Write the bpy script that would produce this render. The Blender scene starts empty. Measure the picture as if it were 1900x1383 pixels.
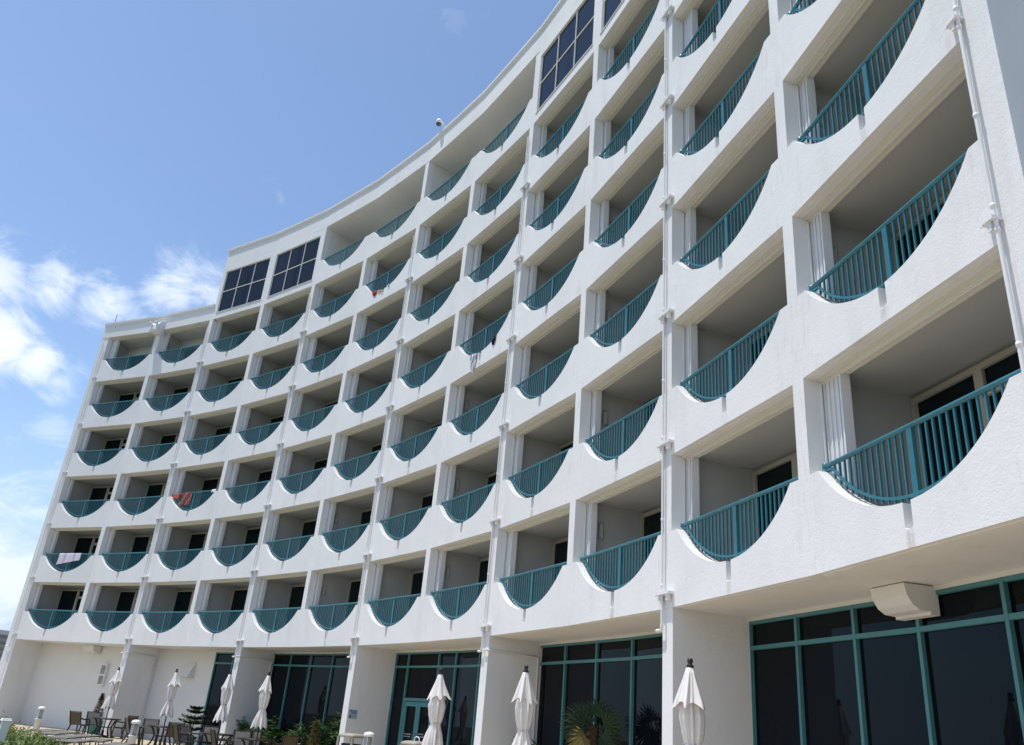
import bpy, math, random
from math import sin, cos, pi, radians, sqrt, atan2
from mathutils import Vector, Matrix
random.seed(7)
SC = bpy.context.scene
COL = SC.collection
G = 1.62                      # camera height over the terrace: z_world = z_rel + G
R = 45.443                    # facade radius (bay centres)
DT = radians(5.0)             # one bay
H = 2.74                      # storey
B = R*math.tan(DT/2)          # half bay width
CAM = Vector((25.0458, -13.9373, G))

# ------------------------------------------------------------------ helpers
class MB:
    def __init__(s): s.v=[]; s.f=[]; s.m=[]; s.sm=[]; s.mi=0; s.smooth=False
    def vert(s,p): s.v.append(tuple(p)); return len(s.v)-1
    def face(s,idx):
        s.f.append(tuple(idx)); s.m.append(s.mi); s.sm.append(s.smooth)
    def quad(s,*p): s.face([s.vert(q) for q in p])
    def box(s,x0,x1,y0,y1,z0,z1,skip=''):
        i=[s.vert((x,y,z)) for z in (z0,z1) for y in (y0,y1) for x in (x0,x1)]
        F={'b':(0,2,3,1),'t':(4,5,7,6),'f':(0,1,5,4),'k':(2,6,7,3),'l':(0,4,6,2),'r':(1,3,7,5)}
        for k,q in F.items():
            if k not in skip: s.face([i[j] for j in q])
    def prism(s,poly,y0,y1,caps=True):
        n=len(poly)
        a=[s.vert((x,y0,z)) for x,z in poly]; b=[s.vert((x,y1,z)) for x,z in poly]
        if caps: s.face(a); s.face(b[::-1])
        for i in range(n):
            j=(i+1)%n; s.face((a[j],a[i],b[i],b[j]))
    def loft(s,rings,cap0=True,cap1=True,closed=True):
        ids=[[s.vert(p) for p in r] for r in rings]; n=len(ids[0])
        for a,b in zip(ids,ids[1:]):
            for i in range(n if closed else n-1):
                j=(i+1)%n; s.face((a[i],a[j],b[j],b[i]))
        if cap0: s.face(ids[0][::-1])
        if cap1: s.face(ids[-1])
    def tube(s,pts,r,n=8,cap=True):
        pts=[Vector(p) for p in pts]; rings=[]; prev=None
        rr=r if isinstance(r,(list,tuple)) else [r]*len(pts)
        for i,p in enumerate(pts):
            t=((pts[i+1]-p) if i==0 else (p-pts[i-1]) if i==len(pts)-1 else (pts[i+1]-pts[i-1])).normalized()
            if prev is None:
                u=t.cross(Vector((0,0,1)))
                if u.length<1e-3: u=t.cross(Vector((1,0,0)))
            else: u=prev-t*prev.dot(t)
            u.normalize(); prev=u; w=t.cross(u)
            rings.append([p+(u*cos(2*pi*k/n)+w*sin(2*pi*k/n))*rr[i] for k in range(n)])
        o=s.smooth; s.smooth=True; s.loft(rings,False,False); s.smooth=o
        if cap:
            s.face([s.vert(q) for q in rings[0]][::-1]); s.face([s.vert(q) for q in rings[-1]])
    def lathe(s,prof,n=16,c=(0,0,0)):
        rings=[[(c[0]+r*cos(2*pi*k/n),c[1]+r*sin(2*pi*k/n),c[2]+z) for k in range(n)] for r,z in prof]
        o=s.smooth; s.smooth=True; s.loft(rings,True,True); s.smooth=o
    def mesh(s,name,mats):
        me=bpy.data.meshes.new(name); me.from_pydata(s.v,[],s.f)
        for m in (mats if isinstance(mats,(list,tuple)) else [mats]): me.materials.append(m)
        me.polygons.foreach_set('material_index',s.m); me.polygons.foreach_set('use_smooth',s.sm)
        me.update(); return me
    def build(s,name,mats,parent=None,loc=None,rz=0): return put(name,s.mesh(name,mats),parent,loc,rz)
def put(name,me,parent=None,loc=None,rz=0):
    o=bpy.data.objects.new(name,me); COL.objects.link(o)
    if parent is not None: o.parent=parent
    if loc is not None: o.location=loc
    if rz: o.rotation_euler=(0,0,rz)
    return o
def empty(name,loc=(0,0,0),rz=0): return put(name,None,None,loc,rz)
def tag(o,label,cat,group=None,kind=None):
    o['label']=label; o['category']=cat
    if group: o['group']=group
    if kind: o['kind']=kind
    return o
def struct(o,label,cat):
    tag(o,label,cat,kind='structure'); return o
def copy_tree(o,parent=None):
    c=o.copy(); COL.objects.link(c)
    if parent is not None: c.parent=parent
    for ch in list(o.children): copy_tree(ch,c)
    return c
def at(u,z=0.0,dr=0.0,rr=R):
    a=(u-5.5)*DT; return Vector(((rr+dr)*sin(a),(rr+dr)*cos(a)-R,z))
def ang(u): return -(u-5.5)*DT
# ------------------------------------------------------------------ materials
class NT:
    def __init__(s,name):
        s.mat=bpy.data.materials.new(name); s.mat.use_nodes=True; s.t=s.mat.node_tree
        s.n=s.t.nodes; s.b=s.n['Principled BSDF']
    def new(s,t,**k):
        n=s.n.new(t)
        for a,v in k.items(): setattr(n,a,v)
        return n
    def link(s,a,b): s.t.links.new(a,b)
    def pos(s): return s.new('ShaderNodeNewGeometry').outputs['Position']
    def noise(s,vec,scale,detail=4,rough=.55,stretch=None):
        if stretch:
            m=s.new('ShaderNodeMapping'); m.inputs['Scale'].default_value=stretch; s.link(vec,m.inputs['Vector']); vec=m.outputs[0]
        n=s.new('ShaderNodeTexNoise'); n.inputs['Scale'].default_value=scale; n.inputs['Detail'].default_value=detail
        n.inputs['Roughness'].default_value=rough; s.link(vec,n.inputs['Vector']); return n.outputs['Fac']
    def ramp(s,fac,stops):
        r=s.new('ShaderNodeValToRGB'); e=r.color_ramp.elements
        while len(e)<len(stops): e.new(.5)
        for k,(p,c) in zip(e,stops): k.position=p; k.color=(c if len(c)==4 else (*c,1))
        s.link(fac,r.inputs[0]); return r.outputs[0]
    def mix(s,fac,a,b,mode='MIX'):
        m=s.new('ShaderNodeMix',data_type='RGBA',blend_type=mode)
        for v,i in ((fac,0),(a,6),(b,7)):
            if hasattr(v,'links'): s.link(v,m.inputs[i])
            else: m.inputs[i].default_value=v if i==0 else (*v,1)
        return m.outputs[2]
    def base(s,c):
        if hasattr(c,'links'): s.link(c,s.b.inputs['Base Color'])
        else: s.b.inputs['Base Color'].default_value=(*c,1)
    def bump(s,h,strength,dist):
        b=s.new('ShaderNodeBump'); b.inputs['Strength'].default_value=strength; b.inputs['Distance'].default_value=dist
        s.link(h,b.inputs['Height']); s.link(b.outputs[0],s.b.inputs['Normal'])
    def set(s,**k):
        for a,v in k.items(): s.b.inputs[a.replace('_',' ')].default_value=v
        return s
def stucco(name,c,amp=1.0,bump=.35):
    m=NT(name); p=m.pos()
    big=m.noise(p,.55,5,.6); str_=m.noise(p,1.6,4,.6,(1,1,.16)); fine=m.noise(p,38,3,.6); mid=m.noise(p,9,3,.5)
    d=tuple(x*.86 for x in c); d2=(c[0]*.80,c[1]*.79,c[2]*.76)
    col=m.mix(m.ramp(big,[(.42,(0,0,0)),(.72,(.55*amp,)*3)]),c,d)
    col=m.mix(m.ramp(str_,[(.56,(0,0,0)),(.80,(.55*amp,)*3)]),col,d2)
    m.base(col); m.set(Roughness=.88,Specular_IOR_Level=.25)
    a=m.new('ShaderNodeMath',operation='ADD'); m.link(fine,a.inputs[0]); m.link(mid,a.inputs[1])
    m.bump(a.outputs[0],bump,.012); return m.mat
def plain(name,c,rough=.5,spec=.4,var=.12,vscale=6,metal=0,bump=0,bscale=60):
    m=NT(name); p=m.pos(); f=m.noise(p,vscale,4,.6)
    m.base(m.mix(m.ramp(f,[(.35,(0,0,0)),(.7,(1,1,1))]),c,tuple(x*(1-var) for x in c)))
    m.set(Roughness=rough,Specular_IOR_Level=spec,Metallic=metal)
    if bump: m.bump(m.noise(p,bscale,3),bump,.006)
    return m.mat
M={}
M['stucco']=stucco('white_stucco',(.80,.80,.795))
M['paint']=stucco('white_wall_paint',(.74,.735,.715),.6,.18)
def balcony_stucco():
    mt=stucco('white_balcony_stucco',(.80,.80,.795)); t=mt.node_tree; n=t.nodes; b=n['Principled BSDF']; src=b.inputs['Base Color'].links[0].from_socket
    def nd(k,**a):
        q=n.new(k)
        for p,v in a.items(): setattr(q,p,v)
        return q
    oc=nd('ShaderNodeTexCoord'); sp=nd('ShaderNodeSeparateXYZ'); t.links.new(oc.outputs['Object'],sp.inputs[0])
    ab=nd('ShaderNodeMath',operation='ABSOLUTE'); t.links.new(sp.outputs[0],ab.inputs[0])
    def mp(src,a,c,d,e):
        q=nd('ShaderNodeMapRange',interpolation_type='SMOOTHSTEP'); t.links.new(src,q.inputs['Value'])
        for i,v in zip(('From Min','From Max','To Min','To Max'),(a,c,d,e)): q.inputs[i].default_value=v
        return q.outputs[0]
    def mu(a,c):
        q=nd('ShaderNodeMath',operation='MULTIPLY')
        for i,v in enumerate((a,c)):
            if hasattr(v,'links'): t.links.new(v,q.inputs[i])
            else: q.inputs[i].default_value=v
        return q.outputs[0]
    ns=nd('ShaderNodeTexNoise'); ns.inputs['Scale'].default_value=14; ns.inputs['Detail'].default_value=4; mpn=nd('ShaderNodeMapping'); mpn.inputs['Scale'].default_value=(1,1,.15)
    ge=nd('ShaderNodeNewGeometry'); t.links.new(ge.outputs['Position'],mpn.inputs[0]); t.links.new(mpn.outputs[0],ns.inputs['Vector'])
    oi=nd('ShaderNodeObjectInfo')
    m1=mu(mp(ab.outputs[0],.02,.11,1,0),mp(sp.outputs[2],ZLs-.02,ZLs,1,0))
    m1=mu(mu(m1,mp(ns.outputs['Fac'],.35,.6,.2,1)),mp(oi.outputs['Random'],.2,1,.1,.8))
    # faint runs down from the shoulders
    m2=mu(mu(mp(ab.outputs[0],1.35,1.6,0,1),mp(ns.outputs['Fac'],.52,.72,0,1)),.22)
    fm=mp(sp.outputs[1],.004,.02,1,0); m1=mu(m1,fm); m2=mu(m2,fm)
    ad=nd('ShaderNodeMath',operation='ADD'); t.links.new(m1,ad.inputs[0]); t.links.new(m2,ad.inputs[1])
    mx=nd('ShaderNodeMix',data_type='RGBA'); t.links.new(ad.outputs[0],mx.inputs[0]); t.links.new(src,mx.inputs[6]); mx.inputs[7].default_value=(.50,.47,.41,1)
    t.links.new(mx.outputs[2],b.inputs['Base Color']); return mt
ZLs=2.34+1.62; M['bstucco']=balcony_stucco()
M['inner']=stucco('shade_greyed_balcony_wall',(.50,.505,.49),.6,.18)  # white walls greyed past the shutters, putting recess shade into the colour
M['trim']=plain('cream_trim',(.74,.725,.665),.6,.3,.03,1.5)
M['dtrim']=plain('beige_door_trim',(.50,.475,.40),.6,.3,.06,2)
M['dtrim2']=plain('grey_cream_window_trim',(.62,.61,.57),.55,.4,.06,2)
M['bollard']=plain('bluish_white_post_paint',(.66,.71,.74),.45,.4,.08)
M['white']=plain('white_metal',(.80,.81,.82),.4,.5,.06)
M['pipe']=plain('white_pipe_paint',(.80,.80,.80),.5,.4,.06)
M['teal']=plain('teal_rail_paint',(.032,.175,.220),.38,.5,.25,5)
M['frame']=plain('teal_window_frame',(.075,.235,.260),.45,.4,.12,5)
def glass(name,c,rough,spec,wob=.03):
    m=NT(name); p=m.pos(); m.base(c); m.set(Roughness=rough,Specular_IOR_Level=spec,IOR=1.5); m.b.inputs['Specular Tint'].default_value=(.50,.74,1,1)
    m.bump(m.noise(p,.9,2,.4),wob,.05); return m.mat
M['glass']=glass('dark_tinted_glass',(.004,.0055,.0075),.02,.14)
M['bglass']=glass('balcony_door_glass',(.004,.010,.011),.04,.28)
# see-through tinted pane for the top storey
m=NT('tinted_window_pane'); tr=m.new('ShaderNodeBsdfTransparent'); tr.inputs[0].default_value=(.30,.315,.34,1)
gl=m.new('ShaderNodeBsdfGlossy'); gl.inputs['Roughness'].default_value=.03; gl.inputs[0].default_value=(.62,.68,.76,1)
fr=m.new('ShaderNodeFresnel'); fr.inputs[0].default_value=1.42
mx=m.new('ShaderNodeMixShader'); m.link(fr.outputs[0],mx.inputs[0]); m.link(tr.outputs[0],mx.inputs[1]); m.link(gl.outputs[0],mx.inputs[2])
m.link(mx.outputs[0],m.n['Material Output'].inputs['Surface']); M['pane']=m.mat
M['curtain']=plain('grey_curtain',(.36,.37,.39),.9,.1,.12,3)
M['fixture']=plain('grey_light_housing',(.47,.475,.46),.6,.3,.06)
M['dark']=plain('dark_interior',(.01,.011,.012),.9,.1)
M['louver']=plain('dark_louver_gap',(.05,.05,.048),.8,.2)
M['cloth']=plain('white_canvas',(.80,.77,.745),.9,.15,.07,7,bump=.25,bscale=90)
M['bronze']=plain('dark_bronze_metal',(.018,.014,.012),.35,.5,.2,12)
M['sling']=plain('brown_sling_mesh',(.115,.092,.068),.8,.2,.2,14,bump=.3,bscale=200)
M['slingg']=plain('grey_sling_mesh',(.19,.185,.172),.75,.25,.15,10,bump=.3,bscale=200)
M['bin']=plain('beige_plastic_bin',(.36,.335,.285),.6,.35,.12,8)
M['bin2']=plain('black_bin_liner',(.012,.012,.012),.5,.3)
M['lens']=plain('frosted_lamp_lens',(.34,.39,.37),.15,.5,.2,10)
M['pot']=plain('teal_glazed_pot',(.02,.16,.145),.3,.5,.2,6)
M['bark']=plain('palm_bark',(.075,.048,.030),.95,.1,.5,14,bump=.8,bscale=25)
def leaf(name,c1,c2,rough=.5):
    m=NT(name); oi=m.new('ShaderNodeNewGeometry'); p=oi.outputs['Position']
    f=m.noise(p,5,2); r=oi.outputs['Random Per Island']
    a=m.new('ShaderNodeMath',operation='ADD'); m.link(f,a.inputs[0]); m.link(r,a.inputs[1])
    h=m.new('ShaderNodeMath',operation='MULTIPLY'); m.link(a.outputs[0],h.inputs[0]); h.inputs[1].default_value=.5
    m.base(m.ramp(h.outputs[0],[(.2,c1),(.8,c2)])); m.set(Roughness=rough,Specular_IOR_Level=.35)
    t=m.new('ShaderNodeBsdfTranslucent'); t.inputs[0].default_value=(c2[0]*1.2,c2[1]*1.2,c2[2]*.7,1)
    mx=m.new('ShaderNodeMixShader'); mx.inputs[0].default_value=.14
    m.link(m.b.outputs[0],mx.inputs[1]); m.link(t.outputs[0],mx.inputs[2]); m.link(mx.outputs[0],m.n['Material Output'].inputs['Surface'])
    return m.mat
M['leaf']=leaf('glossy_green_leaf',(.022,.060,.018),(.075,.150,.045),.38)
M['hedge']=leaf('hedge_leaf',(.035,.075,.016),(.105,.170,.035),.55)
M['hedge2']=leaf('pale_hedge_leaf',(.10,.13,.04),(.21,.22,.085),.6)
M['palm']=leaf('palm_frond',(.009,.030,.008),(.026,.058,.016),.45)
M['palmdry']=leaf('yellowing_palm_frond',(.13,.115,.035),(.25,.20,.06),.6)
M['dry']=leaf('rust_brown_needles',(.060,.022,.010),(.115,.042,.016),.8)
M['cyp']=leaf('yellow_green_conifer',(.075,.068,.022),(.16,.125,.045),.8)
M['arau']=leaf('bright_conifer_green',(.040,.075,.016),(.105,.150,.030),.6)
m=NT('beige_terrace_paving'); p=m.pos(); br=m.new('ShaderNodeTexBrick'); m.link(p,br.inputs['Vector'])
br.inputs['Scale'].default_value=1.0; br.inputs['Brick Width'].default_value=.6; br.inputs['Row Height'].default_value=.6; br.offset=0
br.inputs['Color1'].default_value=(.53,.44,.31,1); br.inputs['Color2'].default_value=(.46,.38,.27,1); br.inputs['Mortar'].default_value=(.30,.26,.2,1); br.inputs['Mortar Size'].default_value=.008
m.base(m.mix(m.ramp(m.noise(p,1.3,5),[(.35,(0,0,0)),(.7,(.6,.6,.6))]),br.outputs[0],(.40,.33,.24))); m.set(Roughness=.85); M['terrace']=m.mat
m=NT('grassy_ground'); p=m.pos()
m.base(m.ramp(m.noise(p,.25,6,.65),[(.3,(.055,.075,.028)),(.55,(.10,.105,.05)),(.75,(.045,.070,.025))])); m.set(Roughness=.95); M['ground']=m.mat
# ------------------------------------------------------------------ setting
def sheet(name,x0,x1,y0,y1,z,mat,n=1):
    mb=MB(); mb.quad((x0,y0,z),(x1,y0,z),(x1,y1,z),(x0,y1,z)); return mb.build(name,mat)
struct(sheet('ground',-1500,1500,-1500,1500,-.30,M['ground']),'grassy ground reaching out to the horizon beyond the terrace','ground')
mb=MB()
def ringsheet(mb,u0,u1,d0,d1,z,zb,n):
    us=[u0+(u1-u0)*i/n for i in range(n+1)]; mb.loft([[at(u,z,d0),at(u,z,d1),at(u,zb,d1),at(u,zb,d0)] for u in us])
ringsheet(mb,-4,15.5,-13.5,2.2,0,-.29,40)
struct(mb.build('terrace',M['terrace']),'sunlit beige paved terrace at the foot of the hotel','terrace')

# ------------------------------------------------------------------ the hotel
hotel=empty('hotel',(0,0,0))
tag(hotel,'white curved seven storey beach hotel with rows of scalloped balconies and teal railings','hotel')
W=1.85; S=1.655; SL=.068; T=.26; D=1.75
ZS,ZF,ZL,ZB,ZH,ZT=[z+G for z in (2.14,2.32,2.34,2.65,3.46,4.88)]   # soffit, floor, slot bottom, scallop bottom, shoulder, opening top
AR=(S*S+(ZH-ZB)**2)/(2*(ZH-ZB)); ACZ=ZB+AR; A0=math.asin(S/AR)
def scallop(sign=1,n=16):
    a1=math.asin(SL/AR); out=[]
    for i in range(n+1):
        a=a1+(A0-a1)*i/n; out.append((sign*AR*sin(a),ACZ-AR*cos(a)))
    return out                       # centre outward
def shell(zt,left=True,right=True,soffit=False,inner=True):
    mb=MB(); BT=lambda y:B*(R+y)/R
    poly=[(-B,ZS),(B,ZS)]
    if right: poly+=[(B,zt),(W,zt),(W,ZH)]
    else: poly+=[(B,ZH)]
    poly+=scallop(1)[::-1]
    poly+=[(SL,ZL+.03),(SL*.7,ZL+.008),(0,ZL),(-SL*.7,ZL+.008),(-SL,ZL+.03)]
    poly+=scallop(-1)
    if left: poly+=[(-W,ZH),(-W,zt),(-B,zt)]
    else: poly+=[(-B,ZH)]
    mb.prism(poly,0,T)
    # floor slab with drip bead
    def slab(y0,y1): mb.loft([[(-BT(y0),y0,ZS),(BT(y0),y0,ZS),(BT(y1),y1,ZS),(-BT(y1),y1,ZS)],[(-BT(y0),y0,ZF),(BT(y0),y0,ZF),(BT(y1),y1,ZF),(-BT(y1),y1,ZF)]])
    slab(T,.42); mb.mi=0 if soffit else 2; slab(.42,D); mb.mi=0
    mb.box(-B+.15,B-.15,.085,.10,ZS-.008,ZS+.01)
    mb.mi=1
    xl=-W if left else -BT(D); xr=W if right else BT(D)
    for on,x in ((left,-W),(right,W)):
        if on:
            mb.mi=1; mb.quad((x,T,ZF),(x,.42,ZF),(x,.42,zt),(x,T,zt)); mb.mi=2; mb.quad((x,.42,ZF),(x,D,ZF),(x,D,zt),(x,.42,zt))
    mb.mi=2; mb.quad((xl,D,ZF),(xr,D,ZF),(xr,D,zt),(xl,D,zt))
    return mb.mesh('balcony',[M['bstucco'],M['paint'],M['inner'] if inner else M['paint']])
me_bal=shell(ZT); me_bal1=shell(ZT,soffit=True); ZT7=5.39+G
me_logL=shell(ZT7,True,False,inner=False); me_logR=shell(ZT7,False,True,inner=False)
# railing: top rail, curved bottom rail, centre post, balusters
def railing_mesh():
    mb=MB(); y=.155; zr=3.555+G
    mb.tube([(-1.72,y,zr),(1.72,y,zr)],.034,10)
    mb.lathe([(.02,-.05),(.045,-.04),(.045,.04),(.02,.05)],10,(-1.71,y,zr))
    r2=AR-.105; a2=math.acos((ACZ-(ZH+.02))/r2)
    arc=[(r2*sin(-a2+2*a2*i/24),y,ACZ-r2*cos(-a2+2*a2*i/24)) for i in range(25)]
    arc=[(-1.69,y,ZH+.035)]+arc+[(1.69,y,ZH+.035)]
    for (p,q) in zip(arc,arc[1:]):
        dx,dz=q[0]-p[0],q[2]-p[2]; l=sqrt(dx*dx+dz*dz); nx,nz=-dz/l*.018,dx/l*.018
        mb.loft([[(c[0]-nx,y-.02,c[2]-nz),(c[0]+nx,y-.02,c[2]+nz),(c[0]+nx,y+.02,c[2]+nz),(c[0]-nx,y+.02,c[2]-nz)] for c in (p,q)])
    mb.box(-.045,.045,y-.022,y+.03,ZB-.10,zr-.02)
    mb.box(-1.70,-1.665,y-.018,y+.018,ZH-.01,zr); mb.box(1.665,1.70,y-.018,y+.018,ZH-.01,zr)
    for k in range(1,15):
        for sg in (-1,1):
            x=sg*(.045+k*.1125)
            if abs(x)>1.63: continue
            zb=ACZ-sqrt(AR*AR-x*x)+.045
            mb.box(x-.011,x+.011,y-.013,y+.013,zb,zr-.02)
    return mb.mesh('railing',M['teal'])
me_rail=railing_mesh()
def door_mesh():
    mb=MB(); y0,y1=D-.085,D-.004; zt=ZT-.07; xl,m1,m2,xr=-W+.02,-.60,-.50,.75
    mb.box(xl,xr,y0,y1,zt-.075,zt)
    mb.box(xl,xl+.09,y0+.003,y1,ZF,zt-.075); mb.box(m1,m2,y0+.003,y1,ZF,zt-.075); mb.box(xr-.09,xr,y0+.003,y1,ZF,zt-.075)
    mb.box(m2,xr-.09,y0+.006,y1,zt-.46,zt-.33); mb.box(m2,m2+.05,y0+.006,y1,ZF,zt-.075)
    mb.box((xl+.09+m1)/2-.03,(xl+.09+m1)/2+.03,y0+.03,y1,ZF,zt-.075) if False else None
    return mb.mesh('door_frame',M['dtrim'])
def dglass_mesh():
    mb=MB(); y=D-.03; zt=ZT-.14
    mb.quad((-W+.1,y,ZF),(.68,y,ZF),(.68,y,zt),(-W+.1,y,zt)); return mb.mesh('glass_door',M['bglass'])
me_door=door_mesh(); me_dgl=dglass_mesh()
def track_mesh():
    mb=MB(); z=ZT
    mb.box(-W+.003,W-.003,.265,.42,z-.055,z-.002); mb.box(-W+.003,W-.003,.20,.262,z-.022,z-.002)
    mb.box(-W+.003,W-.003,.29,.30,z-.075,z-.055); mb.box(-W+.003,W-.003,.385,.395,z-.075,z-.055)
    return mb.mesh('shutter_track',M['trim'])
me_track=track_mesh()
def stack_mesh(side,wd):
    mb=MB(); n=max(2,int(wd/.035)); x0=-W+.002; zt=ZT-.058; zb=ZF+.02
    pts=[(x0+wd*i/(2*n),(.285 if i%2 else .405)) for i in range(2*n+1)]
    for z in (0,): 
        a=[mb.vert((side*-1*x if side<0 else x,y,zb)) for x,y in pts]; b=[mb.vert((side*-1*x if side<0 else x,y,zt)) for x,y in pts]
        for i in range(2*n): mb.face((a[i],a[i+1],b[i+1],b[i]))
    xs=sorted(((x0+wd)*1, (x0+wd+.045)))
    if side<0: xs=[-xs[1],-xs[0]]
    mb.box(xs[0],xs[1],.265,.425,zb,zt)
    return mb.mesh('storm_shutter',M['white'])
# side -1 => mirrored to the right-hand wall
def stack(side,wd):
    mb=MB(); n=max(2,int(wd/.035)); zt=ZT-.058; zb=ZF+.02; f=1 if side>0 else -1
    X=lambda d:(-W+.002+d)*f
    n=max(2,int(wd/.048)); pt=wd/n
    for i in range(n):
        q=i*pt; x0,x1=sorted((X(q+.022),X(q+pt-.002))); k=.012*(i%2); mb.box(x0,x1,.285+k,.405,zb,zt)
        x0,x1=sorted((X(q),X(q+.022))); mb.box(x0,x1,.32,.38,zb,zt)
    x0,x1=sorted((X(wd),X(wd+.03))); mb.box(x0,x1,.275,.425,zb,zt)
    x0,x1=sorted((X(0),X(.03))); mb.box(x0,x1,.24,.262,zb,zt)
    return mb.mesh('storm_shutter',M['white'])
me_st={(s,w):stack(s,w) for s in (1,-1) for w in (.15,.22,.30,.42)}
def sconce_mesh(f):
    mb=MB(); prof=[(.01,-.19),(.05,-.18),(.058,-.1),(.058,.1),(.05,.18),(.01,.19)]
    rings=[]
    for r,z in prof:
        rings.append([(f*(-W+1.45*r*sin(pi*k/8)+.002),.66+r*cos(pi*k/8)*1.15,ZT-.62+z) for k in range(9)])
    mb.smooth=True; mb.loft(rings); return mb.mesh('wall_light',M['fixture'])
me_sc={1:sconce_mesh(1),-1:sconce_mesh(-1)}
mb=MB(); mb.box(-W+.004,W-.004,D-.30,D-.09,ZT-.52,ZT-.003); me_hdr=mb.mesh('door_header',M['paint'])
rnd=random.Random(3)
def module(c,r,me,loggia=False):
    o=put('balcony',me,hotel,at(c,(r-1)*H,0),ang(c))
    put('railing',me_rail,o); put('door_frame',me_door,o); put('glass_door',me_dgl,o)
    if r==6 and c<2: put('door_header',me_hdr,o)
    if not loggia:
        put('shutter_track',me_track,o)
        w=rnd.choice((.15,.22,.22,.30)); w={(0,6):.42,(11,1):.42,(11,2):.30,(11,3):.22,(4,5):.42,(5,4):.30,(10,5):.42}.get((c,r),w)
        put('storm_shutter',me_st[(1,w)],o)
        w2=.42 if (c,r)==(0,6) else rnd.choice((.15,.22)); put('storm_shutter',me_st[(-1,w2)],o)
        put('wall_light',me_sc[1 if c%2 else -1],o)
    return o
for c in range(12):
    for r in range(1,7): module(c,r,me_bal1 if r==1 else me_bal)
for c in (4,5,6,7): module(c,7,me_logL if c%2==0 else me_logR,True)
# top storey windows
def wwall():
    mb=MB(); z0,z1=ZT,ZT7; x=1.735; a,b=18.95-13.7+G,21.47-13.7-2.74*0+G
    a-=0; zb,zt=a,b; zz=ZT7+0
    mb.box(-B,-x,0,.25,z0,zz2); mb.box(x,B,0,.25,z0,zz2); mb.box(-x,x,0,.25,z0,zb); mb.box(-x,x,0,.25,zt,zz2)
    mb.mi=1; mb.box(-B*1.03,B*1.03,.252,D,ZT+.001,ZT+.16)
    return mb.mesh('window_wall',[M['stucco'],M['inner']])
zz2=21.83-13.7+G                   # local top of the window storey (offset of row six)
wz0,wz1=18.95-13.7+G,21.48-13.7+G; wx=1.735
me_ww=wwall()
mb=MB()
for x in (-wx+.03,-.58,.58,wx-.03): mb.box(x-.023,x+.023,.035,.10,wz0,wz1)
for z in (wz0+.03,(wz0+wz1)/2,wz1-.03):
    for p,q in ((-wx+.053,-.603),(-.557,.557),(.603,wx-.053)): mb.box(p,q,.038,.098,z-.023,z+.023)
mb.box(-wx-.03,wx+.03,-.025,.034,wz0-.04,wz0-.001)
me_wf=mb.mesh('window_frame',M['dtrim2'])
mb=MB(); mb.quad((-wx,.07,wz0),(wx,.07,wz0),(wx,.07,wz1),(-wx,.07,wz1)); me_wp=mb.mesh('window_pane',M['pane'])
mb=MB(); mb.smooth=True; N=90
for sx,ex in ((-wx,-.15),(.10,wx)):
    a=[];b=[]
    for i in range(N+1):
        x=sx+(ex-sx)*i/N; y=.19+.05*sin(i*.8)+.03*sin(i*2.3+x); a.append(mb.vert((x,y,wz0))); b.append(mb.vert((x,y,wz1)))
    for i in range(N): mb.face((a[i],a[i+1],b[i+1],b[i]))
me_cu=mb.mesh('curtain',M['curtain'])
mb=MB(); mb.box(-wx,wx,.26,1.6,wz0-.05,wz1+.1,'f'); me_rm=mb.mesh('dark_room',M['dark'])
for c in (2,3,8,9,10,11):
    o=put('window_wall',me_ww,hotel,at(c,5*H,0),ang(c))
    put('window_frame',me_wf,o); put('window_pane',me_wp,o); put('curtain',me_cu,o); put('dark_room',me_rm,o)
# parapets with cornice; roof; ends
def arc_band(mb,u0,u1,prof,n):
    rings=[]
    us=[u0+(u1-u0)*i/n for i in range(n+1)]
    for u in us:
        rr=R/cos((u-round(u))*DT); rings.append([at(u,z,y,rr) for y,z in prof])
    mb.loft(rings)
mb=MB()
def parapet_prof(z0,z1): return [(0,z0),(0,z1-.22),(-.045,z1-.20),(-.05,z1-.115),(-.075,z1-.10),(-.08,z1),(.30,z1),(.30,z1-.4),(1.9,z1-.4),(1.9,z0)]
arc_band(mb,1.5,11.573,parapet_prof(21.83+G,22.9+G),20)
mb.build('roof_parapet',M['stucco'],hotel)
mb=MB(); arc_band(mb,-.60,1.5,parapet_prof(18.58+G,19.5+G),4); mb.build('roof_parapet',M['stucco'],hotel)
mb=MB(); p=[(1.9,21.9+G),(1.9,22.5+G),(13,22.5+G),(13,21.9+G)]; arc_band(mb,1.5,11.573,p,20); mb.build('roof',M['paint'],hotel)
mb=MB(); p=[(1.9,18.6+G),(1.9,19.1+G),(13,19.1+G),(13,18.6+G)]; arc_band(mb,-.6,1.5,p,4); mb.build('roof',M['paint'],hotel)
mb=MB(); p=[(12.8,0),(12.8,19.1+G),(13,19.1+G),(13,0)]; arc_band(mb,-.6,1.5,p,4); p=[(12.8,0),(12.8,22.5+G),(13,22.5+G),(13,0)]; arc_band(mb,1.5,11.573,p,20); mb.build('rear_wall',M['paint'],hotel)
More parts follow.
